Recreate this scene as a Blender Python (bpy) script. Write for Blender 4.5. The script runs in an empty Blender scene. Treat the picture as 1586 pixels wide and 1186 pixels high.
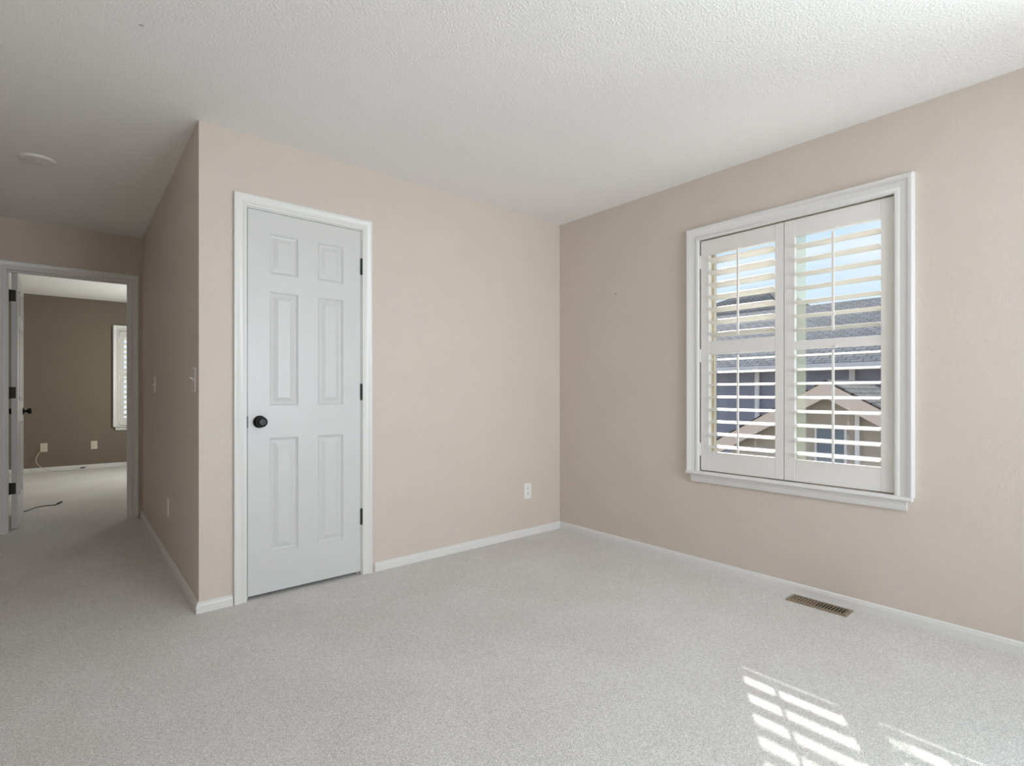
import bpy, math, random
from math import sin, cos, pi, radians
from mathutils import Vector

random.seed(4)
SC = bpy.context.scene
COL = SC.collection

# ------------------------------------------------------------------ camera
cam_d = bpy.data.cameras.new('camera')
cam = bpy.data.objects.new('camera', cam_d)
COL.objects.link(cam)
cam.location = (-3.03, -2.986, 1.09)
cam.rotation_euler = (pi / 2, 0, math.atan2(.7636, .6457) - pi / 2)
cam_d.sensor_width = 36
cam_d.lens = 812.5 / 1586 * 36
cam_d.shift_y = 15 / 1586
cam_d.clip_start = .05
cam_d.clip_end = 300
SC.camera = cam

# ------------------------------------------------------------------ exposure
SC.view_settings.view_transform = 'Standard'
SC.view_settings.look = 'None'
SC.view_settings.gamma = 1
SC.view_settings.exposure = .28
SC.view_settings.use_curve_mapping = False
SC.cycles.max_bounces = 12
SC.cycles.diffuse_bounces = 8
SC.cycles.transparent_max_bounces = 16
SC.cycles.sample_clamp_indirect = 6

# ------------------------------------------------------------------ sky
world = bpy.data.worlds.new('sky')
SC.world = world
world.use_nodes = True
wn = world.node_tree.nodes
wl = world.node_tree.links
bg = wn['Background']
tc = wn.new('ShaderNodeTexCoord')
sx = wn.new('ShaderNodeSeparateXYZ')
rp = wn.new('ShaderNodeValToRGB')
wl.new(tc.outputs['Generated'], sx.inputs[0])
wl.new(sx.outputs['Z'], rp.inputs[0])
rp.color_ramp.elements[0].position = 0.0
rp.color_ramp.elements[0].color = (.86, .93, 1, 1)
rp.color_ramp.elements[1].position = 0.8
rp.color_ramp.elements[1].color = (.25, .5, 1, 1)
e = rp.color_ramp.elements.new(.35)
e.color = (.58, .79, 1, 1)
ns = wn.new('ShaderNodeTexNoise')
ns.inputs['Scale'].default_value = 3.5
ns.inputs['Detail'].default_value = 5
cr = wn.new('ShaderNodeValToRGB')
cr.color_ramp.elements[0].position = .48
cr.color_ramp.elements[1].position = .72
mp = wn.new('ShaderNodeMapping')
mp.inputs['Scale'].default_value = (1, 1, 3)
wl.new(tc.outputs['Generated'], mp.inputs[0])
wl.new(mp.outputs[0], ns.inputs['Vector'])
wl.new(ns.outputs[0], cr.inputs[0])
mx = wn.new('ShaderNodeMixRGB')
mx.inputs[2].default_value = (1, 1, 1, 1)
wl.new(cr.outputs[0], mx.inputs[0])
wl.new(rp.outputs[0], mx.inputs[1])
wl.new(mx.outputs[0], bg.inputs[0])
bg.inputs[1].default_value = .92

# ------------------------------------------------------------------ sun
SUN_DIR = Vector((-1, -.64, -.735))
sd = bpy.data.lights.new('sun', 'SUN')
sd.energy = 6.5
sd.angle = radians(.5)
sd.color = (1, .95, .87)
so = bpy.data.objects.new('sun', sd)
COL.objects.link(so)
so.location = (20, 14, 15)
so.rotation_euler = SUN_DIR.to_track_quat('-Z', 'Y').to_euler()


def area(name, loc, direction, w, h, energy, color, spread=180):
    d = bpy.data.lights.new(name, 'AREA')
    d.shape = 'RECTANGLE'
    d.size = w
    d.size_y = h
    d.energy = energy
    d.color = color
    d.spread = radians(spread)
    o = bpy.data.objects.new(name, d)
    COL.objects.link(o)
    o.location = loc
    o.rotation_euler = Vector(direction).to_track_quat('-Z', 'Z').to_euler()
    return o


# fill lamps added in invented window openings beside and behind the camera
area('added_fill_side', (.19, -3.46, 1.35), (-1, 0, .08), 1.0, 1.35, 46, (.93, .955, 1), 120)
area('added_fill_rear', (-1.3, -4.79, 1.35), (0, 1, 0), 1.5, 1.35, 33, (.93, .955, 1), 115)
area('daylight_far_room_window', (-1.41, 5.3, 1.3), (-1, 0, 0), 1.0, 1.3, 41, (1, .97, .90))  # area lamp added at an unseen side window inferred from the lit ceiling


# ------------------------------------------------------------------ materials
def mat(name, color, rough=.6, metal=0, spec=.5):
    m = bpy.data.materials.new(name)
    m.use_nodes = True
    b = m.node_tree.nodes['Principled BSDF']
    b.inputs['Base Color'].default_value = (*color, 1)
    b.inputs['Roughness'].default_value = rough
    b.inputs['Metallic'].default_value = metal
    b.inputs['Specular IOR Level'].default_value = spec
    return m


def bumped(name, color, rough, scale, dist, strength=1, detail=3, var=None, spec=.5, vscale=None, ramp=None):
    m = mat(name, color, rough, spec=spec)
    nt = m.node_tree
    n, l = nt.nodes, nt.links
    b = n['Principled BSDF']
    t = n.new('ShaderNodeTexCoord')
    no = n.new('ShaderNodeTexNoise')
    no.inputs['Scale'].default_value = scale
    no.inputs['Detail'].default_value = detail
    l.new(t.outputs['Object'], no.inputs['Vector'])
    h = no.outputs[0]
    if ramp:
        r = n.new('ShaderNodeValToRGB')
        r.color_ramp.elements[0].position = ramp[0]
        r.color_ramp.elements[1].position = ramp[1]
        l.new(h, r.inputs[0])
        h = r.outputs[0]
    bp = n.new('ShaderNodeBump')
    bp.inputs['Distance'].default_value = dist
    bp.inputs['Strength'].default_value = strength
    l.new(h, bp.inputs['Height'])
    l.new(bp.outputs[0], b.inputs['Normal'])
    if var:
        n2 = n.new('ShaderNodeTexNoise')
        n2.inputs['Scale'].default_value = vscale or scale
        n2.inputs['Detail'].default_value = 2
        l.new(t.outputs['Object'], n2.inputs['Vector'])
        r2 = n.new('ShaderNodeValToRGB')
        r2.color_ramp.elements[0].position = .3
        r2.color_ramp.elements[0].color = (*[c * (1 - var) for c in color], 1)
        r2.color_ramp.elements[1].position = .7
        r2.color_ramp.elements[1].color = (*[min(1, c * (1 + var)) for c in color], 1)
        l.new(n2.outputs[0], r2.inputs[0])
        l.new(r2.outputs[0], b.inputs['Base Color'])
    return m


M = {}
M['wall'] = bumped('wall_paint_orange_peel', (.655, .585, .525), .55, 95, .0028, .55, 2, var=.012, vscale=6, spec=.35)
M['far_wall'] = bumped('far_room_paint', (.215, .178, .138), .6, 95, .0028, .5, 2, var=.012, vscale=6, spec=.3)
M['ceiling'] = bumped('ceiling_paint_knockdown', (.90, .90, .90), .9, 105, .003, .45, 3, spec=.1, ramp=(.35, .68))
M['trim'] = mat('semi_gloss_white_trim', (.77, .77, .77), .32)
M['door'] = bumped('white_door_paint', (.66, .66, .67), .38, 220, .0004, .4, 2)
M['shutter'] = mat('white_shutter_paint', (.80, .79, .775), .35)
M['louver'] = mat('cream_white_louver_paint', (.82, .79, .74), .35)
M['vinyl'] = mat('almond_vinyl', (.72, .63, .49), .45)
M['black'] = mat('oil_rubbed_black_metal', (.012, .012, .013), .33, .6)
M['black_shade'] = mat('matte_black_metal', (.02, .02, .02), .5, .2)
M['plate'] = mat('white_plastic', (.84, .83, .81), .35)
M['slot'] = mat('dark_slot', (.03, .03, .03), .7)
M['ivory'] = mat('ivory_plastic', (.70, .64, .52), .4)
M['vent'] = mat('tan_painted_metal', (.30, .235, .165), .4, .3)
M['duct'] = mat('dark_duct', (.012, .011, .01), .9)
M['cord'] = mat('ivory_cord', (.62, .55, .43), .5)
M['cable'] = mat('black_cable', (.015, .015, .015), .5)
M['jamb'] = mat('painted_drywall_return', (.62, .58, .52), .6)

# carpet: cut pile, grey yarns of two tones
m = mat('grey_cut_pile_carpet', (.5, .48, .46), .95, spec=.1)
n, l = m.node_tree.nodes, m.node_tree.links
b = n['Principled BSDF']
b.inputs['Sheen Weight'].default_value = .25
b.inputs['Sheen Roughness'].default_value = .6
t = n.new('ShaderNodeTexCoord')
n1 = n.new('ShaderNodeTexNoise'); n1.inputs['Scale'].default_value = 190; n1.inputs['Detail'].default_value = 5; n1.inputs['Roughness'].default_value = .8
n2 = n.new('ShaderNodeTexVoronoi'); n2.inputs['Scale'].default_value = 230
n3 = n.new('ShaderNodeTexNoise'); n3.inputs['Scale'].default_value = 2.2; n3.inputs['Detail'].default_value = 5; n3.inputs['Roughness'].default_value = .6
for q in (n1, n2, n3):
    l.new(t.outputs['Object'], q.inputs['Vector'])
r1 = n.new('ShaderNodeValToRGB')
r1.color_ramp.elements[0].position = .33; r1.color_ramp.elements[0].color = (.45, .445, .43, 1)
r1.color_ramp.elements[1].position = .66; r1.color_ramp.elements[1].color = (1, .99, .975, 1)
l.new(n1.outputs[0], r1.inputs[0])
r3 = n.new('ShaderNodeValToRGB')
r3.color_ramp.elements[0].position = .35; r3.color_ramp.elements[0].color = (.93, .915, .90, 1)
r3.color_ramp.elements[1].position = .65; r3.color_ramp.elements[1].color = (1, 1, 1, 1)
l.new(n3.outputs[0], r3.inputs[0])
mm = n.new('ShaderNodeMixRGB'); mm.blend_type = 'MULTIPLY'; mm.inputs[0].default_value = 1
l.new(r1.outputs[0], mm.inputs[1]); l.new(r3.outputs[0], mm.inputs[2])
l.new(mm.outputs[0], b.inputs['Base Color'])
ad = n.new('ShaderNodeMath'); ad.operation = 'SUBTRACT'
l.new(n1.outputs[0], ad.inputs[0]); l.new(n2.outputs[0], ad.inputs[1])
bp = n.new('ShaderNodeBump'); bp.inputs['Distance'].default_value = .0045; bp.inputs['Strength'].default_value = .6
l.new(ad.outputs[0], bp.inputs['Height']); l.new(bp.outputs[0], b.inputs['Normal'])
M['carpet'] = m

# clear window glass that lets the sun through
m = bpy.data.materials.new('clear_window_glass')
m.use_nodes = True
nt = m.node_tree; nt.nodes.clear()
o_ = nt.nodes.new('ShaderNodeOutputMaterial')
ms = nt.nodes.new('ShaderNodeMixShader'); ms.inputs[0].default_value = .04
tr = nt.nodes.new('ShaderNodeBsdfTransparent'); tr.inputs[0].default_value = (.95, .97, .97, 1)
gl = nt.nodes.new('ShaderNodeBsdfGlossy'); gl.inputs['Roughness'].default_value = .02
nt.links.new(tr.outputs[0], ms.inputs[1]); nt.links.new(gl.outputs[0], ms.inputs[2]); nt.links.new(ms.outputs[0], o_.inputs[0])
M['glass'] = m


m = bpy.data.materials.new('translucent_pale_strip')
m.use_nodes = True
nt = m.node_tree; nt.nodes.clear()
o_ = nt.nodes.new('ShaderNodeOutputMaterial')
ms = nt.nodes.new('ShaderNodeMixShader'); ms.inputs[0].default_value = .30
tr = nt.nodes.new('ShaderNodeBsdfTransparent'); tr.inputs[0].default_value = (.95, .98, .95, 1)
gl = nt.nodes.new('ShaderNodeBsdfDiffuse'); gl.inputs[0].default_value = (.82, .82, .74, 1)
nt.links.new(tr.outputs[0], ms.inputs[1]); nt.links.new(gl.outputs[0], ms.inputs[2]); nt.links.new(ms.outputs[0], o_.inputs[0])
M['frost'] = m


def shingle(name, c1, c2):
    m = mat(name, c1, .9, spec=.2)
    n, l = m.node_tree.nodes, m.node_tree.links
    b = n['Principled BSDF']
    t = n.new('ShaderNodeTexCoord')
    mp = n.new('ShaderNodeMapping')
    br = n.new('ShaderNodeTexBrick')
    br.inputs['Color1'].default_value = (*c1, 1)
    br.inputs['Color2'].default_value = (*c2, 1)
    br.inputs['Mortar'].default_value = (.03, .03, .035, 1)
    br.inputs['Scale'].default_value = 1
    br.inputs['Mortar Size'].default_value = .012
    br.inputs['Brick Width'].default_value = .22
    br.inputs['Row Height'].default_value = .14
    l.new(t.outputs['UV'], br.inputs['Vector'])
    no = n.new('ShaderNodeTexNoise'); no.inputs['Scale'].default_value = 9; no.inputs['Detail'].default_value = 4
    l.new(t.outputs['UV'], no.inputs['Vector'])
    mm = n.new('ShaderNodeMixRGB'); mm.blend_type = 'MULTIPLY'; mm.inputs[0].default_value = .75
    rr = n.new('ShaderNodeValToRGB')
    rr.color_ramp.elements[0].position = .35; rr.color_ramp.elements[0].color = (.45, .45, .45, 1)
    rr.color_ramp.elements[1].position = .65
    l.new(no.outputs[0], rr.inputs[0])
    l.new(br.outputs[0], mm.inputs[1]); l.new(rr.outputs[0], mm.inputs[2])
    l.new(mm.outputs[0], b.inputs['Base Color'])
    return m


def siding(name, c):
    m = mat(name, c, .75, spec=.2)
    n, l = m.node_tree.nodes, m.node_tree.links
    b = n['Principled BSDF']
    t = n.new('ShaderNodeTexCoord')
    w = n.new('ShaderNodeTexWave'); w.wave_type = 'BANDS'; w.bands_direction = 'Z'; w.wave_profile = 'SAW'
    w.inputs['Scale'].default_value = 1.6
    l.new(t.outputs['Object'], w.inputs['Vector'])
    bp = n.new('ShaderNodeBump'); bp.inputs['Distance'].default_value = .02; bp.inputs['Strength'].default_value = .6
    l.new(w.outputs[0], bp.inputs['Height']); l.new(bp.outputs[0], b.inputs['Normal'])
    return m


M['shingle'] = shingle('grey_asphalt_shingles', (.26, .25, .265), (.165, .16, .18))
M['shingle_b'] = shingle('brown_asphalt_shingles', (.33, .28, .25), (.22, .19, .18))
M['siding'] = siding('lilac_grey_siding', (.29, .28, .345))
M['siding_b'] = siding('taupe_siding', (.42, .35, .30))
M['peach'] = mat('peach_fascia_paint', (.72, .55, .47), .6)
M['gutter'] = mat('pale_gutter', (.72, .66, .66), .5)
M['ext_glass'] = mat('dark_house_glass', (.12, .15, .19), .15)
M['grass'] = bumped('dry_lawn', (.25, .27, .14), .95, 30, .02, var=.3)
M['stucco'] = mat('exterior_stucco', (.6, .52, .42), .9)


# ------------------------------------------------------------------ mesh helpers
class MB:
    def __init__(s):
        s.v = []; s.f = []; s.uv = {}

    def quad(s, *p, uv=None):
        i = len(s.v)
        s.v += [tuple(q) for q in p]
        s.f.append(tuple(range(i, i + len(p))))
        if uv:
            s.uv[len(s.f) - 1] = uv
        return s

    def box(s, x0, x1, y0, y1, z0, z1):
        if x0 > x1: x0, x1 = x1, x0
        if y0 > y1: y0, y1 = y1, y0
        if z0 > z1: z0, z1 = z1, z0
        i = len(s.v)
        s.v += [(x, y, z) for z in (z0, z1) for x, y in ((x0, y0), (x1, y0), (x1, y1), (x0, y1))]
        for a in ((3, 2, 1, 0), (4, 5, 6, 7), (0, 1, 5, 4), (1, 2, 6, 5), (2, 3, 7, 6), (3, 0, 4, 7)):
            s.f.append(tuple(i + k for k in a))
        return s

    def obox(s, T, a0, a1, b0, b1, d0, d1):
        """box in wall coordinates (along, up, out)"""
        i = len(s.v)
        s.v += [T(a, b, d) for d in (d0, d1) for a, b in ((a0, b0), (a1, b0), (a1, b1), (a0, b1))]
        for a in ((3, 2, 1, 0), (4, 5, 6, 7), (0, 1, 5, 4), (1, 2, 6, 5), (2, 3, 7, 6), (3, 0, 4, 7)):
            s.f.append(tuple(i + k for k in a))
        return s

    def loops(s, rings, closed_rings=False, caps=True, cyc=True):
        """rings: list of equal-length point loops, bridged in order"""
        n = len(rings[0]); i = len(s.v)
        for r in rings:
            s.v += [tuple(p) for p in r]
        R = len(rings)
        for r in range(R if closed_rings else R - 1):
            a, b = i + r * n, i + ((r + 1) % R) * n
            for k in range(n if cyc else n - 1):
                k2 = (k + 1) % n
                s.f.append((a + k, a + k2, b + k2, b + k))
        if caps and not closed_rings:
            s.f.append(tuple(i + k for k in range(n))[::-1])
            s.f.append(tuple(i + (R - 1) * n + k for k in range(n)))
        return s

    def lathe(s, c, axis, prof, n=32):
        """prof: (distance along axis, radius)"""
        ax = Vector(axis).normalized()
        u = ax.orthogonal().normalized(); w = ax.cross(u)
        c = Vector(c)
        rings = [[c + ax * t + (u * cos(2 * pi * k / n) + w * sin(2 * pi * k / n)) * max(r, 1e-5) for k in range(n)] for t, r in prof]
        return s.loops(rings)

    def tube(s, pts, r, n=8):
        pts = [Vector(p) for p in pts]
        rings = []
        u = None
        for i, p in enumerate(pts):
            d = (pts[min(i + 1, len(pts) - 1)] - pts[max(i - 1, 0)]).normalized()
            if u is None: u = d.orthogonal().normalized()
            u = (u - d * u.dot(d)).normalized()
            w = d.cross(u)
            rings.append([p + (u * cos(2 * pi * k / n) + w * sin(2 * pi * k / n)) * r for k in range(n)])
        return s.loops(rings)

    def build(s, name, m, parent=None, smooth=False, bevel=0, origin=None, weld=False, seg=2):
        me = bpy.data.meshes.new(name)
        if origin is None:
            if parent is not None:
                origin = Vector((0, 0, 0))
            else:
                xs = [p[0] for p in s.v]; ys = [p[1] for p in s.v]; zs = [p[2] for p in s.v]
                origin = Vector(((min(xs) + max(xs)) / 2, (min(ys) + max(ys)) / 2, min(zs)))
        wo = Vector((0, 0, 0))
        p = parent
        while p is not None:
            wo += p.location; p = p.parent
        origin = Vector(origin)
        if parent is not None:
            origin = wo
        me.from_pydata([Vector(v) - origin for v in s.v], [], s.f)
        if s.uv:
            ul = me.uv_layers.new(name='UVMap')
            for fi, uvs in s.uv.items():
                for li, c in zip(me.polygons[fi].loop_indices, uvs):
                    ul.data[li].uv = c
        me.update()
        import bmesh
        bm = bmesh.new(); bm.from_mesh(me)
        if weld: bmesh.ops.remove_doubles(bm, verts=bm.verts, dist=1e-5)
        bmesh.ops.recalc_face_normals(bm, faces=bm.faces)
        bm.to_mesh(me); bm.free()
        me.materials.append(m)
        o = bpy.data.objects.new(name, me)
        COL.objects.link(o)
        if parent is None:
            o.location = origin
        else:
            o.parent = parent
        if smooth:
            for pl in me.polygons: pl.use_smooth = True
            try:
                me.set_sharp_from_angle(angle=radians(35))
            except Exception:
                pass
        if bevel:
            bv = o.modifiers.new('bevel', 'BEVEL'); bv.width = bevel; bv.segments = seg; bv.limit_method = 'ANGLE'
            bv.harden_normals = False
        return o


def struct(o):
    o['kind'] = 'structure'
    return o


def tag(o, label, cat, group=None):
    o['label'] = label; o['category'] = cat
    if group: o['group'] = group
    return o


def empty(name, loc):
    o = bpy.data.objects.new(name, None)
    COL.objects.link(o); o.location = loc; o.empty_display_size = .1
    return o


# wall frames: along, up, out into the room
TB = lambda a, b, d: (a, -d, b)              # closet wall, y = 0, seen from -y
TR = lambda a, b, d: (-d, a, b)              # window wall, x = 0
TH = lambda a, b, d: (-2.537 - d, a, b)      # hall side wall
TE = lambda a, b, d: (a, 2.62 - d, b)        # hall end wall
TF = lambda a, b, d: (a, 6.75 - d, b)        # far room wall
TC = lambda a, b, d: (a, b, 2.44 - d)


def casing(T, prof, a0, a1, b0, b1, closed=False):
    """mitred casing round an opening; prof = (outward, depth)"""
    pts = [((a0, b0), (-1, 0)), ((a0, b1), (-1, 1)), ((a1, b1), (1, 1)), ((a1, b0), (1, 0))]
    if closed:
        pts = [((a0, b0), (-1, -1)), ((a0, b1), (-1, 1)), ((a1, b1), (1, 1)), ((a1, b0), (1, -1))]
    rings = [[T(p[0] + u * o[0], p[1] + u * o[1], d) for u, d in prof] for p, o in pts]
    return MB().loops(rings, closed_rings=closed)


DOOR_CASE = [(0, 0), (0, .009), (.004, .012), (.012, .0125), (.016, .0105), (.036, .0115), (.043, .015), (.052, .018), (.057, .018), (.060, .014), (.060, 0)]
WIN_CASE = [(0, 0), (0, .020), (.005, .023), (.018, .0235), (.023, .021), (.038, .024), (.052, .027), (.058, .032), (.070, .034), (.076, .031), (.078, .024), (.078, 0)]
BASE = [(0, 0), (.013, 0), (.013, .036), (.010, .043), (.010, .047), (.004, .053), (0, .054)]


def baseboard(name, path):
    """path: list of (x, y, nx, ny) - points on the wall line and the offset direction into the room"""
    rings = [[(x + nx * d, y + ny * d, z) for d, z in BASE] for x, y, nx, ny in path]
    return struct(MB().loops(rings).build(name, M['trim'], smooth=False))


# ------------------------------------------------------------------ the shell
H = 2.44
FH = 2.44
fl = MB().box(-5.2, .15, -4.75, 6.9, -.06, 0)
struct(fl.build('floor', M['carpet']))
struct(MB().box(-5.2, .15, -4.75, 6.9, H, H + .2).build('ceiling', M['ceiling']))


def wall_with_openings(name, T, a0, a1, thick, opens, m, z1=H):
    """opens: (a0, a1, b0, b1)"""
    mb = MB()
    xs = a0
    for (p, q, r, s_) in sorted(opens):
        mb.obox(T, xs, p, 0, z1, 0, -thick)
        if r > 0: mb.obox(T, p, q, 0, r, 0, -thick)
        mb.obox(T, p, q, s_, z1, 0, -thick)
        xs = q
    mb.obox(T, xs, a1, 0, z1, 0, -thick)
    return struct(mb.build(name, m))


W0, W1, WB, WT = -2.255, -1.226, .600, 2.05
wall_right = wall_with_openings('wall_right', TR, -4.75, 6.9, .15, [(W0, W1, WB, WT), (-3.97, -2.95, .65, 2.05)], M['wall'])
wall_with_openings('wall_back', TB, -2.537, 0, .115, [(-2.332, -1.675, 0, 2.073)], M['wall'])
struct(MB().box(-2.537, -2.42, .115, 2.62, 0, H).build('wall_hall_right', M['wall']))
wall_with_openings('wall_hall_end', TE, -5.05, 0, .12, [(-3.412, -2.612, 0, 2.06)], M['wall'])
struct(MB().box(-3.75, -3.62, .115, 2.62, 0, H).build('wall_hall_left', M['wall']))
struct(MB().box(-5.05, -3.62, 0, .115, 0, H).build('wall_back_left', M['wall']))
struct(MB().box(-5.2, -5.05, -4.75, 6.9, 0, H).build('wall_left', M['wall']))
TY = lambda a, b, d: (a, -4.6 + d, b)
wall_with_openings('wall_rear', TY, -5.05, 0, .15, [(-2.1, -.5, .65, 2.05)], M['wall'])
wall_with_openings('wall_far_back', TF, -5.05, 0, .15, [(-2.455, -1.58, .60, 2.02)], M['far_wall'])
TS = lambda a, b, d: (-1.5 - d, a, b)
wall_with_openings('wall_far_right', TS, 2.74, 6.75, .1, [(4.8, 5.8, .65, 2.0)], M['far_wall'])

# small marks left on the wall and ceiling
MB().lathe((0, -.569, 1.806), (-1, 0, 0), [(0, .0065), (.0012, .0065), (.0014, .0035)], 12).build('nail_hole', mat('old_nail_mark', (.33, .29, .2), .8), wall_right)
ceil = bpy.data.objects['ceiling']
MB().box(-2.832, -2.818, -.642, -.630, 2.4385, 2.4405).build('ceiling_nick', mat('ceiling_nick_grey', (.55, .55, .55), .8), ceil)

# baseboards
baseboard('baseboard_back', [(-1.606, 0, 0, -1), (0, 0, -1, -1)])
baseboard('baseboard_right', [(0, -4.6, -1, 0), (0, 0, -1, -1)])
baseboard('baseboard_hall_right', [(-2.386, 0, 0, -1), (-2.537, 0, -1, -1), (-2.537, 2.62, -1, -1), (-2.550, 2.62, 0, -1)])
baseboard('baseboard_hall_left', [(-3.62, 0, 1, 0), (-3.62, 2.62, 1, 0)])
baseboard('baseboard_far_back', [(-5.05, 6.75, 0, -1), (-1.5, 6.75, 0, -1)])


# ------------------------------------------------------------------ six-panel doors
def door_face(mb, T, W, zb, zt, a_left, flip=False, depth=0.0):
    """tessellated face with six moulded panels, T(a, b, d)"""
    cols = [(.108, .258), (.366, .514)]
    k = W / .622
    cols = [(p * k, q * k) for p, q in cols]
    rows = [(.232, .847), (1.020, 1.632), (1.728, 1.944)]
    ax = sorted([0, W] + [c for p in cols for c in p])
    bz = sorted([zb, zt] + [c for p in rows for c in p])
    for i in range(len(ax) - 1):
        for j in range(len(bz) - 1):
            p, q, r, s_ = ax[i], ax[i + 1], bz[j], bz[j + 1]
            if (p, q) in cols and (r, s_) in rows:
                steps = [(0, 0), (.004, -.0035), (.012, -.0085), (.017, -.0095), (.022, -.0085), (.041, -.0025), (.044, -.0015)]
                rings = [[T(a_left + p + u, r + u, depth + d), T(a_left + q - u, r + u, depth + d),
                          T(a_left + q - u, s_ - u, depth + d), T(a_left + p + u, s_ - u, depth + d)] for u, d in steps]
                ii = len(mb.v)
                for rg in rings: mb.v += rg
                for t in range(len(rings) - 1):
                    for c in range(4):
                        c2 = (c + 1) % 4
                        mb.f.append((ii + t * 4 + c, ii + t * 4 + c2, ii + (t + 1) * 4 + c2, ii + (t + 1) * 4 + c))
                t = len(rings) - 1
                mb.f.append(tuple(ii + t * 4 + c for c in range(4)))
            else:
                mb.quad(T(a_left + p, r, depth), T(a_left + q, r, depth), T(a_left + q, s_, depth), T(a_left + p, s_, depth))


def door_leaf(name, T, a_left, W, zb, zt, thick):
    mb = MB()
    door_face(mb, T, W, zb, zt, a_left, depth=0)
    T2 = lambda a, b, d: T(a, b, -thick - d)
    door_face(mb, T2, W, zb, zt, a_left, depth=0)
    a0, a1 = a_left, a_left + W
    cols = [(.108, .258), (.366, .514)]
    # edges
    for (p, q) in (((a0, zb), (a1, zb)), ((a1, zb), (a1, zt)), ((a1, zt), (a0, zt)), ((a0, zt), (a0, zb))):
        mb.quad(T(*p, 0), T(*q, 0), T(*q, -thick), T(*p, -thick))
    return mb


def knob(T, a, b, d, parent, sgn=1):
    o = Vector(T(a, b, d)); ax = Vector(T(a, b, d + sgn)) - o
    rose = MB().lathe(o, ax, [(0, .033), (.004, .033), (.008, .030), (.010, .024), (.011, .014)], 36).build('rose', M['black'], parent, smooth=True)
    k = MB().lathe(o, ax, [(.008, .010), (.020, .0095), (.026, .013), (.031, .022), (.037, .0265), (.045, .0275), (.052, .026), (.057, .022), (.058, .018), (.0595, .0165), (.0595, .001)], 36).build('knob', M['black'], parent, smooth=True)
    return k


# closet door: closed, hinges on the right
dl = door_leaf('door_1', TB, -2.3145, .622, .022, 2.056, .035)
door1 = struct(dl.build('door_1', M['door'], weld=True))
knob(TB, -2.256, .936, 0, door1)
for z in (1.844, 1.094, .348):
    h = MB()
    h.lathe(TB(-1.6895, z - .046, .005), (0, 0, 1), [(-.003, .003), (0, .0062), (.0925, .0062), (.0955, .003)], 16)
    for q in (.0, .031, .062):
        h.lathe(TB(-1.6895, z - .046 + q, .005), (0, 0, 1), [(0, .0068), (.029, .0068)], 16)
    h.build('hinge', M['black_shade'], door1, smooth=True)
MB().obox(TB, -2.3175, -2.3135, .905, .965, -.012, .0035).build('strike_plate', M['black_shade'], door1)
# jamb and casing
j = MB()
j.obox(TB, -2.332, -2.3175, 0, 2.073, -.115, .0)
j.obox(TB, -1.6895, -1.675, 0, 2.073, -.115, .0)
j.obox(TB, -2.3175, -1.6895, 2.059, 2.073, -.115, .0)
j.obox(TB, -2.3175, -2.305, 0, 2.059, -.075, -.038)
j.obox(TB, -1.702, -1.6895, 0, 2.059, -.075, -.038)
j.obox(TB, -2.305, -1.702, 2.047, 2.059, -.075, -.038)
tr1 = struct(casing(TB, DOOR_CASE, -2.3225, -1.6845, 0, 2.066).build('trim_1', M['trim'], smooth=True))
j.build('jamb', M['trim'], tr1)

# hall door: opened 90 degrees into the far room, hinges on the left
TL = lambda a, b, d: (-3.340 + d, 2.748 + a, b)       # leaf face towards +x
dl = door_leaf('door_2', TL, 0, .741, .015, 2.045, .035)
door2 = struct(dl.build('door_2', M['door'], weld=True))
knob(TL, .68, .925, 0, door2)
knob(lambda a, b, d: TL(a, b, -.035 - d), .68, .925, 0, door2)
for z in (1.86, 1.09, .33):
    h = MB()
    h.lathe((-3.3850, 2.7460, z - .045), (0, 0, 1), [(-.003, .003), (0, .006), (.09, .006), (.093, .003)], 14)
    h.box(-3.3945, -3.349, 2.7445, 2.7478, z - .045, z + .045)
    h.build('hinge', M['black_shade'], door2, bevel=.002)
j = MB()
j.obox(TE, -3.412, -3.396, 0, 2.06, -.12, 0)
j.obox(TE, -2.628, -2.612, 0, 2.06, -.12, 0)
j.obox(TE, -3.396, -2.628, 2.045, 2.06, -.12, 0)
j.obox(TE, -3.396, -3.387, 0, 2.045, -.083, -.045)
j.obox(TE, -2.640, -2.628, 0, 2.045, -.083, -.045)
j.obox(TE, -3.387, -2.640, 2.033, 2.045, -.083, -.045)
tr2 = struct(casing(TE, DOOR_CASE, -3.401, -2.622, 0, 2.05).build('trim_2', M['trim'], smooth=True))
j.build('jamb', M['trim'], tr2)
struct(casing(lambda a, b, d: (a, 2.74 + d, b), DOOR_CASE, -3.401, -2.622, 0, 2.05).build('trim_3', M['trim'], smooth=True))


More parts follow.
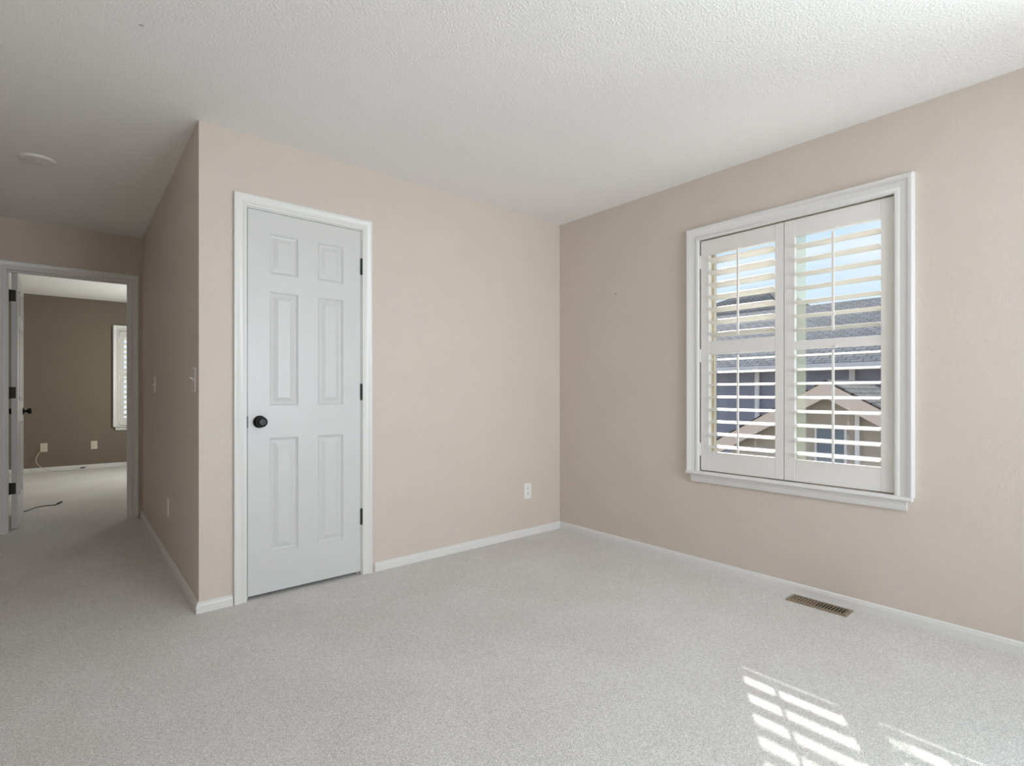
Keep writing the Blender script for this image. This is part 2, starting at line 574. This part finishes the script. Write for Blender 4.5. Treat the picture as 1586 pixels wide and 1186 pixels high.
# ------------------------------------------------------------------ windows with plantation shutters
def window(name, T, a0, a1, b0, b1, mull, sill_drop=.05, gd=-.080, tk=.15):
    """casing, stool, apron, vinyl frame and panes; opening a0..a1, b0..b1"""
    root = empty(name, T((a0 + a1) / 2, b0, 0))
    struct(root)
    casing(T, WIN_CASE, a0 - .003 + .007, a1 + .003 - .007, b0, b1 - .007).build('casing', M['trim'], root, smooth=True)
    # stool (rounded nose) and apron
    s0, s1 = a0 - .069, a1 + .069
    st = [(0, .0), (.040, 0), (.046, -.004), (.048, -.010), (.046, -.016), (.040, -.020), (0, -.020)]
    MB().loops([[T(a, b0 + z, d) for d, z in st] for a in (s0, s1)]).build('stool', M['trim'], root, smooth=True)
    ap = [(0, -.020), (.030, -.020), (.030, -.030), (.024, -.036), (.021, -.058), (.015, -.068), (0, -.070)]
    MB().loops([[T(a, b0 + z, d) for d, z in ap] for a in (s0 + .024, s1 - .024)]).build('apron', M['trim'], root, smooth=True)
    # shutter mounting frame and drywall return
    r = MB()
    fr = .012
    for dd0, dd1, w in ((-tk, -.034, .006),):
        r.obox(T, a0, a0 + w, b0, b1, dd0, dd1); r.obox(T, a1 - w, a1, b0, b1, dd0, dd1)
        r.obox(T, a0 + w, a1 - w, b0, b0 + w, dd0, dd1); r.obox(T, a0 + w, a1 - w, b1 - w, b1, dd0, dd1)
    r.build('return', M['jamb'], root)
    # vinyl frame
    f = MB()
    w = .045
    A0, A1, B0, B1 = a0 + .006, a1 - .006, b0 + .006, b1 - .006
    f.obox(T, A0, A0 + w, B0, B1, gd - .035, gd + .025); f.obox(T, A1 - w, A1, B0, B1, gd - .035, gd + .025)
    f.obox(T, A0 + w, A1 - w, B0, B0 + w, gd - .035, gd + .025); f.obox(T, A0 + w, A1 - w, B1 - w, B1, gd - .035, gd + .025)
    w2 = .056
    f.obox(T, A0 + w, A0 + w2, B0 + w, B1 - w, gd - .02, gd + .01); f.obox(T, A1 - w2, A1 - w, B0 + w, B1 - w, gd - .02, gd + .01)
    f.build('frame', M['vinyl'], root, bevel=.002)
    if mull is not None:
        MB().obox(T, mull - .035, mull + .035, B0 + w, B1 - w, gd - .02, gd + .022).build('mullion', M['vinyl'], root, bevel=.002)
        MB().obox(T, A0 + w2, mull - .035, B0 + w, B1 - w, gd - .008, gd - .004).build('pane', M['glass'], root)
        MB().obox(T, mull + .035, A1 - w2, B0 + w, B1 - w, gd - .008, gd - .004).build('pane', M['glass'], root)
    else:
        MB().obox(T, A0 + w2, A1 - w2, B0 + w, B1 - w, gd - .008, gd - .004).build('pane', M['glass'], root)
    return root


def shutter(T, a0, a1, b0, b1, stL, stR, up, low, tiltU, tiltL, hinge_side, loc_d=.0, nU=7, nL=8, hinge=True):
    """panel a0..a1 (along), b0..b1; up/low = (bottom, top) of louver fields; d from -.030 to -.002"""
    root = empty('plantation_shutter', T((a0 + a1) / 2, b0, -.016))
    D0, D1 = -.031, -.003
    f = MB()
    f.obox(T, a0, a0 + stL, b0, b1, D0, D1)
    f.obox(T, a1 - stR, a1, b0, b1, D0, D1)
    f.build('stile', M['shutter'], root, bevel=.0012) if False else None
    MB().obox(T, a0, a0 + stL, b0, b1, D0, D1).build('stile', M['shutter'], root, bevel=.0015)
    MB().obox(T, a1 - stR, a1, b0, b1, D0, D1).build('stile', M['shutter'], root, bevel=.0015)
    i0, i1 = a0 + stL, a1 - stR
    for r0, r1 in ((b0, low[0]), (low[1], up[0]), (up[1], b1)):
        rl = MB().obox(T, i0, i1, r0, r1, D0 + .001, D1 - .001).build('rail', M['shutter'], root, bevel=.0015)
    ac = (i0 + i1) / 2
    for fld, n_, tilt, key in ((up, nU, tiltU, 'u'), (low, nL, tiltL, 'l')):
        pitch = .0762
        c0 = (fld[0] + fld[1]) / 2 - pitch * (n_ - 1) / 2
        t = radians(tilt)     # positive: room edge lower
        hw, th = .037, .004
        for k in range(n_):
            zc = c0 + k * pitch
            prof = []
            NP = 10
            for q in range(2 * NP):
                an = 2 * pi * q / (2 * NP)
                x, z = hw * cos(an), th * (abs(sin(an)) ** .8) * (1 if sin(an) >= 0 else -1)
                # x = towards the room
                d = x * cos(t) + z * sin(t)
                zz = -x * sin(t) + z * cos(t)
                prof.append((d, zz))
            MB().loops([[T(a, zc + zz, -.017 + d) for d, zz in prof] for a in (i0 + .0015, i1 - .0015)]).build('louver', M['louver'], root, smooth=True)
        # tilt rod, in front of the room edges, tapered ends
        dR = -.017 + hw * cos(t) + .007
        sh = -hw * sin(t)
        z0, z1 = c0 + sh - .022, c0 + pitch * (n_ - 1) + sh + .028
        rod = MB()
        rod.obox(T, ac - .0055, ac + .0055, z0, z1, dR - .004, dR + .007)
        for k in range(n_):
            rod.obox(T, ac - .0012, ac + .0012, c0 + k * pitch + sh - .003, c0 + k * pitch + sh + .003, dR - .010, dR - .004)
        rod.build('tilt_rod', M['shutter'], root, bevel=.002)
        MB().obox(T, ac - .007, ac + .007, fld[1] - .001, fld[1] + .012, D1 - .001, D1 + .004).build('rod_stop', M['shutter'], root, bevel=.001)
    if hinge:
        hx = a0 - .0025 if hinge_side < 0 else a1 + .0025
        for z in (b0 + .13, (b0 + b1) / 2, b1 - .13):
            MB().lathe(T(hx, z - .038, .0015), Vector(T(0, 1, 0)) - Vector(T(0, 0, 0)), [(-.004, .002), (0, .0048), (.076, .0048), (.080, .002)], 12).build('hinge', M['shutter'], root, smooth=True)
    return root


win1 = window('window_1', TR, -2.255, -1.226, .600, 2.05, -1.70)
MB().obox(TR, -1.822, -1.752, .66, 1.99, -.078, -.076).build('glazing_strip', M['frost'], win1)
# mounting frame around the shutter panels (part of the window)
P0, P1 = .606, 2.037
s1 = shutter(TR, -1.7345, -1.236, P0, P1, .0455, .054, (1.408, 1.943), (.7245, 1.3255), -17, 10, 1)
tag(s1, 'white plantation shutter panel nearer the room corner, its upper louvers tilted further shut', 'shutter', 'shutter panels of the large window')
s2 = shutter(TR, -2.245, -1.7385, P0, P1, .053, .0545, (1.372, 1.943), (.7245, 1.3255), -8, 11, -1)
tag(s2, 'white plantation shutter panel on the large window, the one farther from the room corner', 'shutter', 'shutter panels of the large window')

# far room window, its left edge seen through the doorway
win4 = window('window_2', TF, -2.455, -1.58, .600, 2.02, -2.0)
s3 = shutter(TF, -2.447, -2.02, .606, 2.007, .05, .05, (1.40, 1.915), (.713, 1.331), -32, -32, -1)
tag(s3, 'white shutter panel on the window of the far room, partly behind the hall door casing', 'shutter')
s4 = shutter(TF, -2.016, -1.588, .606, 2.007, .05, .05, (1.40, 1.915), (.713, 1.331), -32, -32, 1)
tag(s4, 'white shutter panel on the far room window, the right-hand one of its pair', 'shutter')


def plain_window(name, T, a0, a1, b0, b1, c0=-.10):
    root = struct(empty(name, T((a0 + a1) / 2, b0, 0)))
    casing(T, WIN_CASE, a0, a1, b0, b1, closed=True).build('casing', M['trim'], root)
    f = MB()
    f.obox(T, a0, a0 + .05, b0, b1, -.08, -.03); f.obox(T, a1 - .05, a1, b0, b1, -.08, -.03)
    f.obox(T, a0 + .05, a1 - .05, b0, b0 + .05, -.08, -.03); f.obox(T, a0 + .05, a1 - .05, b1 - .05, b1, -.08, -.03)
    f.build('frame', M['vinyl'], root)
    MB().obox(T, a0 + .05, a1 - .05, b0 + .05, b1 - .05, -.058, -.054).build('pane', M['glass'], root)


plain_window('added_window_side', TR, -3.97, -2.95, .65, 2.05)  # unseen window, invented to hold the side fill lamp
plain_window('added_window_rear', TY, -2.1, -.5, .65, 2.05)  # also unseen, put in so the rear fill lamp has an opening
plain_window('window_5', TS, 4.8, 5.8, .65, 2.0)


# ------------------------------------------------------------------ outlets and switches
def rrect(T, a, b, w, h, r, d0, d1, ch=.0015, n=4):
    def ring(w, h, r, d):
        out = []
        for cx_, cy_, st in ((w / 2 - r, h / 2 - r, 0), (-w / 2 + r, h / 2 - r, 90), (-w / 2 + r, -h / 2 + r, 180), (w / 2 - r, -h / 2 + r, 270)):
            for k in range(n + 1):
                an = radians(st + 90 * k / n)
                out.append(T(a + cx_ + r * cos(an), b + cy_ + r * sin(an), d))
        return out
    return MB().loops([ring(w, h, r, d0), ring(w, h, r, d1 - ch), ring(w - 2 * ch, h - 2 * ch, max(r - ch, .0005), d1)])


def outlet(T, a, b, label, m=None, w=.073, h=.118):
    m = m or M['plate']
    root = empty('electrical_outlet', T(a, b - h / 2, 0))
    tag(root, label, 'outlet')
    rrect(T, a, b, w, h, .003, 0, .0055, .0018).build('faceplate', m, root)
    for s_ in (-1, 1):
        c = b + s_ * .0195
        rc = rrect(T, a, c, .034, .029, .008, .0045, .0072, .0006).build('receptacle', m, root)
        sl = MB()
        sl.obox(T, a - .0085, a - .006, c - .002, c + .008, .0068, .0076)
        sl.obox(T, a + .006, a + .0085, c - .002, c + .007, .0068, .0076)
        sl.obox(T, a - .002, a + .002, c - .010, c - .0055, .0068, .0076)
        sl.build('slots', M['slot'], rc)
    MB().lathe(T(a, b, .005), Vector(T(0, 0, 1)) - Vector(T(0, 0, 0)), [(0, .003), (.001, .003), (.0014, .002)], 10).build('screw', m, root)
    return root


def switch(T, a, b, label, up=True, w=.073, h=.118):
    root = empty('light_switch', T(a, b - h / 2, 0))
    tag(root, label, 'light switch')
    rrect(T, a, b, w, h, .003, 0, .006, .0018).build('faceplate', M['plate'], root)
    MB().obox(T, a - .005, a + .005, b - .012, b + .012, .0055, .0085).build('collar', M['plate'], root, bevel=.0008)
    s_ = 1 if up else -1
    mb = MB()
    n_ = [(b - .004, .006), (b + .005, .006), (b + .0055 + s_ * .008, .021), (b - .0005 + s_ * .007, .022)]
    mb.loops([[T(x, z, d) for z, d in n_] for x in (a - .004, a + .004)])
    mb.build('toggle', M['plate'], root, bevel=.0006)
    for q in (-.030, .030):
        MB().lathe(T(a, b + q, .0055), Vector(T(0, 0, 1)) - Vector(T(0, 0, 0)), [(0, .003), (.001, .003), (.0014, .002)], 10).build('screw', M['plate'], root)
    return root


outlet(TB, -.350, .340, 'white duplex outlet on the closet wall between the closet door and the corner')
outlet(TH, 1.032, .352, 'white outlet low on the shaded hall side wall near the baseboard')
o_tv = outlet(TF, -3.290, .330, 'ivory wall plate in the far room with a pale cord leaving it', M['ivory'], .075, .118)
outlet(TF, -2.745, .330, 'ivory wall plate in the far room, the one below left of the window, no cord', M['ivory'], .075, .118)
switch(TH, 1.700, 1.150, 'white toggle light switch on the hall side wall, the deeper one beside the doorway', False)
s_ = switch(TH, .105, 1.157, 'white toggle light switch with a dark slot, nearest the outer closet corner', True, .070, .122)
MB().obox(TH, .099, .111, 1.104, 1.210, .0055, .0064).build('recess', M['slot'], s_)

# round ceiling plate in the hall
r = empty('ceiling_plate', (-3.165, 1.103, 2.44))
tag(r, 'flat round white plate on the hall ceiling', 'ceiling plate')
MB().lathe((-3.165, 1.103, 2.4402), (0, 0, -1), [(0, .082), (.006, .082), (.011, .078), (.013, .070), (.0135, .062)], 48).build('cover', M['plate'], r, smooth=True)
MB().lathe((-3.165, 1.103, 2.4402), (0, 0, -1), [(.013, .010), (.0155, .010), (.0165, .006)], 20).build('centre_screw', M['plate'], r, smooth=True)

# ------------------------------------------------------------------ floor vent
v = empty('floor_vent', (-.094, -1.95, 0))
tag(v, 'tan metal floor register beside the baseboard below the shuttered window', 'floor vent')
vx0, vx1, vy0, vy1 = -.148, -.040, -2.090, -1.806
fr = MB()
def fr_ring(i, z): return [(vx0 + i, vy0 + i, z), (vx1 - i, vy0 + i, z), (vx1 - i, vy1 - i, z), (vx0 + i, vy1 - i, z)]
fr.loops([fr_ring(0, .0005), fr_ring(.003, .006), fr_ring(.017, .0075), fr_ring(.018, .002)], caps=False)
fr.build('frame', M['vent'], v)
MB().box(vx0 + .016, vx1 - .016, vy0 + .016, vy1 - .016, .0004, .0012).build('duct_opening', M['duct'], v)
N = 17
L = (vy1 - vy0) - .036
for k in range(N):
    y = vy0 + .018 + L * (k + .5) / N
    w = .0042
    t = radians(58 if k > N * .55 else 90)
    rings = []
    for x in (vx0 + .017, vx1 - .017):
        rings.append([(x, y - w, .0018), (x, y - w + .0012, .0018), (x, y + (.002 if k > N * .5 else -.0008), .0068), (x, y + (.0008 if k > N * .5 else -.002), .0068)])
    MB().loops(rings).build('slat', M['vent'], v)
MB().box(vx0 + .017, vx1 - .017, 0, 0, 0, 0)

# ------------------------------------------------------------------ cords in the far room
def spline(pts, n=8):
    P = [Vector(p) for p in pts]
    P = [P[0] * 2 - P[1]] + P + [P[-1] * 2 - P[-2]]
    out = []
    for i in range(1, len(P) - 2):
        for k in range(n):
            t = k / n
            a, b_, c, d = P[i - 1], P[i], P[i + 1], P[i + 2]
            out.append(.5 * ((2 * b_) + (c - a) * t + (2 * a - 5 * b_ + 4 * c - d) * t * t + (3 * b_ - a - 3 * c + d) * t ** 3))
    out.append(P[-2])
    return out


cr_ = empty('white_cord', (-3.2, 6.7, 0))
tag(cr_, 'pale cord hanging from the wall plate and trailing along the far baseboard', 'cord')
MB().tube(spline([(-3.31, 6.742, .285), (-3.345, 6.725, .25), (-3.37, 6.70, .16), (-3.33, 6.68, .08), (-3.22, 6.66, .012), (-3.10, 6.60, .006), (-2.98, 6.62, .008), (-2.90, 6.66, .02)]), .0045).build('lead', M['cord'], cr_, smooth=True)
MB().tube([(-2.90, 6.66, .02), (-2.86, 6.665, .024), (-2.845, 6.667, .024)], .008).build('plug', M['cable'], cr_, smooth=True)
cb = empty('black_cable', (-3.2, 3.75, 0))
tag(cb, 'thin black cable lying on the far room carpet beside the open door', 'cable')
MB().tube(spline([(-3.42, 3.54, .0045), (-3.335, 3.56, .0045), (-3.27, 3.70, .0045), (-3.20, 3.76, .0045), (-3.135, 3.74, .005), (-3.11, 3.76, .012)]), .004).build('lead', M['cable'], cb, smooth=True)
MB().tube([(-3.11, 3.76, .012), (-3.092, 3.79, .016), (-3.080, 3.81, .018)], .008).build('plug', M['cable'], cb, smooth=True)


# ------------------------------------------------------------------ outside: neighbouring houses
GZ = -3.0
g = MB().box(.6, 60, -40, 50, GZ - .2, GZ).build('ground', M['grass'])
struct(g)


def slope(mb, p0, p1, p2, p3):
    """roof quad p0-p1 along the eave, p2-p3 along the ridge, UV in metres"""
    p0, p1, p2, p3 = map(Vector, (p0, p1, p2, p3))
    L_ = (p1 - p0).length; u = (p1 - p0).normalized()
    def uv(p):
        d = p - p0
        return (d.dot(u), (d - u * d.dot(u)).length)
    mb.quad(p0, p1, p2, p3, uv=[uv(p) for p in (p0, p1, p2, p3)])


def slab_roof(root, quads, m, name='roof', t=.06):
    mb = MB()
    for q in quads:
        slope(mb, *q)
    o = mb.build(name, m, root)
    s_ = o.modifiers.new('thick', 'SOLIDIFY'); s_.thickness = t; s_.offset = -1
    return o


EX, EZ = 8.6, 1.69
nb = empty('neighbor_house', (8, 2, GZ))
tag(nb, 'neighbouring house with lilac grey siding, grey shingle roof and front gable, seen through the louvers', 'house')
RX, RZ = 13.0, 3.56
slab_roof(nb, [((EX, -7, EZ), (EX, 13, EZ), (RX, 13, RZ), (RX, -7, RZ)), ((17.4, 13, EZ), (17.4, -7, EZ), (RX, -7, RZ), (RX, 13, RZ))], M['shingle'])
MB().box(9.0, 17, -6.6, 12.6, GZ, EZ - .10).build('wall', M['siding'], nb)
MB().box(8.62, 9.0, -7, 13, EZ - .12, EZ - .10).build('soffit', M['gutter'], nb)
gt = MB()
gprof = [(EX - .07, EZ - .01), (EX - .07, EZ - .09), (EX - .03, EZ - .14), (EX + .04, EZ - .14), (EX + .04, EZ - .02)]
gt.loops([[(x, y, z) for x, z in gprof] for y in (-7, 13)])
gt.build('gutter', M['gutter'], nb)
for y0 in (2.53, .635, -3.2):
    MB().box(8.93, 9.0, y0 - .05, y0 + .05, GZ, EZ - .12).build('corner_board', M['gutter'], nb)
for y0, y1 in ((-2.6, -1.5),):
    w_ = MB().box(8.95, 9.0, y0, y1, -.3, .9).build('window', M['gutter'], nb)
    MB().box(8.93, 8.96, y0 + .07, y1 - .07, -.23, .83).build('pane', M['ext_glass'], w_)
# front gable wing: face at x = 6, ridge running away along +x
GP = (6.0, .105, 1.271)
ps = .575            # pitch
GH = 1.95            # half width
gl_y0, gl_y1 = .105 - GH, .105 + GH
ez = 1.271 - ps * GH
slab_roof(nb, [((9.0, gl_y0, ez), (5.95, gl_y0, ez), (5.95, .105, 1.283), (9.0, .105, 1.283)),
               ((5.95, gl_y1, ez), (9.0, gl_y1, ez), (9.0, .105, 1.283), (5.95, .105, 1.283))], M['shingle_b'], 'gable_roof', .02)
for s_, nm in ((1, 'barge_board'), (-1, 'barge_board')):
    ye = .105 + s_ * GH
    pts = [(.105, 1.262), (ye, ez - .012), (ye, ez - .262), (.105, 1.012)]
    MB().loops([[(x, y, z) for y, z in pts] for x in (5.96, 6.02)]).build(nm, M['peach'], nb)
gw = MB()
hw = GH - .3
pent = [(.105 - hw, GZ), (.105 + hw, GZ), (.105 + hw, 1.262 - ps * hw - .05), (.105, 1.20), (.105 - hw, 1.262 - ps * hw - .05)]
gw.loops([[(x, y, z) for y, z in pent] for x in (6.25, 9.0)])
gw.build('gable_wall', M['siding_b'], nb)
w_ = MB().box(6.2, 6.26, -.12, .34, -.4, .56).build('window', M['gutter'], nb)
MB().box(6.18, 6.21, -.08, .30, -.36, .52).build('pane', M['ext_glass'], w_)
MB().box(6.17, 6.25, -.30, -.24, GZ, .98).build('downspout', M['gutter'], nb)

h2 = empty('distant_house', (26, 11, GZ))
tag(h2, 'roof top of another house rising behind the lilac house near the room corner side', 'house')
slab_roof(h2, [((20, 17, 3.6), (20, 6.0, 3.6), (24, 9.0, 6.27), (24.1, 9.9, 6.33)),
               ((20, 6.0, 3.6), (30, 6.0, 3.6), (28, 9.0, 6.27), (24, 9.0, 6.27)),
               ((30, 17, 3.6), (20, 17, 3.6), (24.1, 9.9, 6.33), (28, 9.9, 6.33))], M['shingle_b'], 'roof', .06)
MB().box(20.5, 29.5, 6.4, 16.5, GZ, 3.6).build('wall', M['siding_b'], h2)
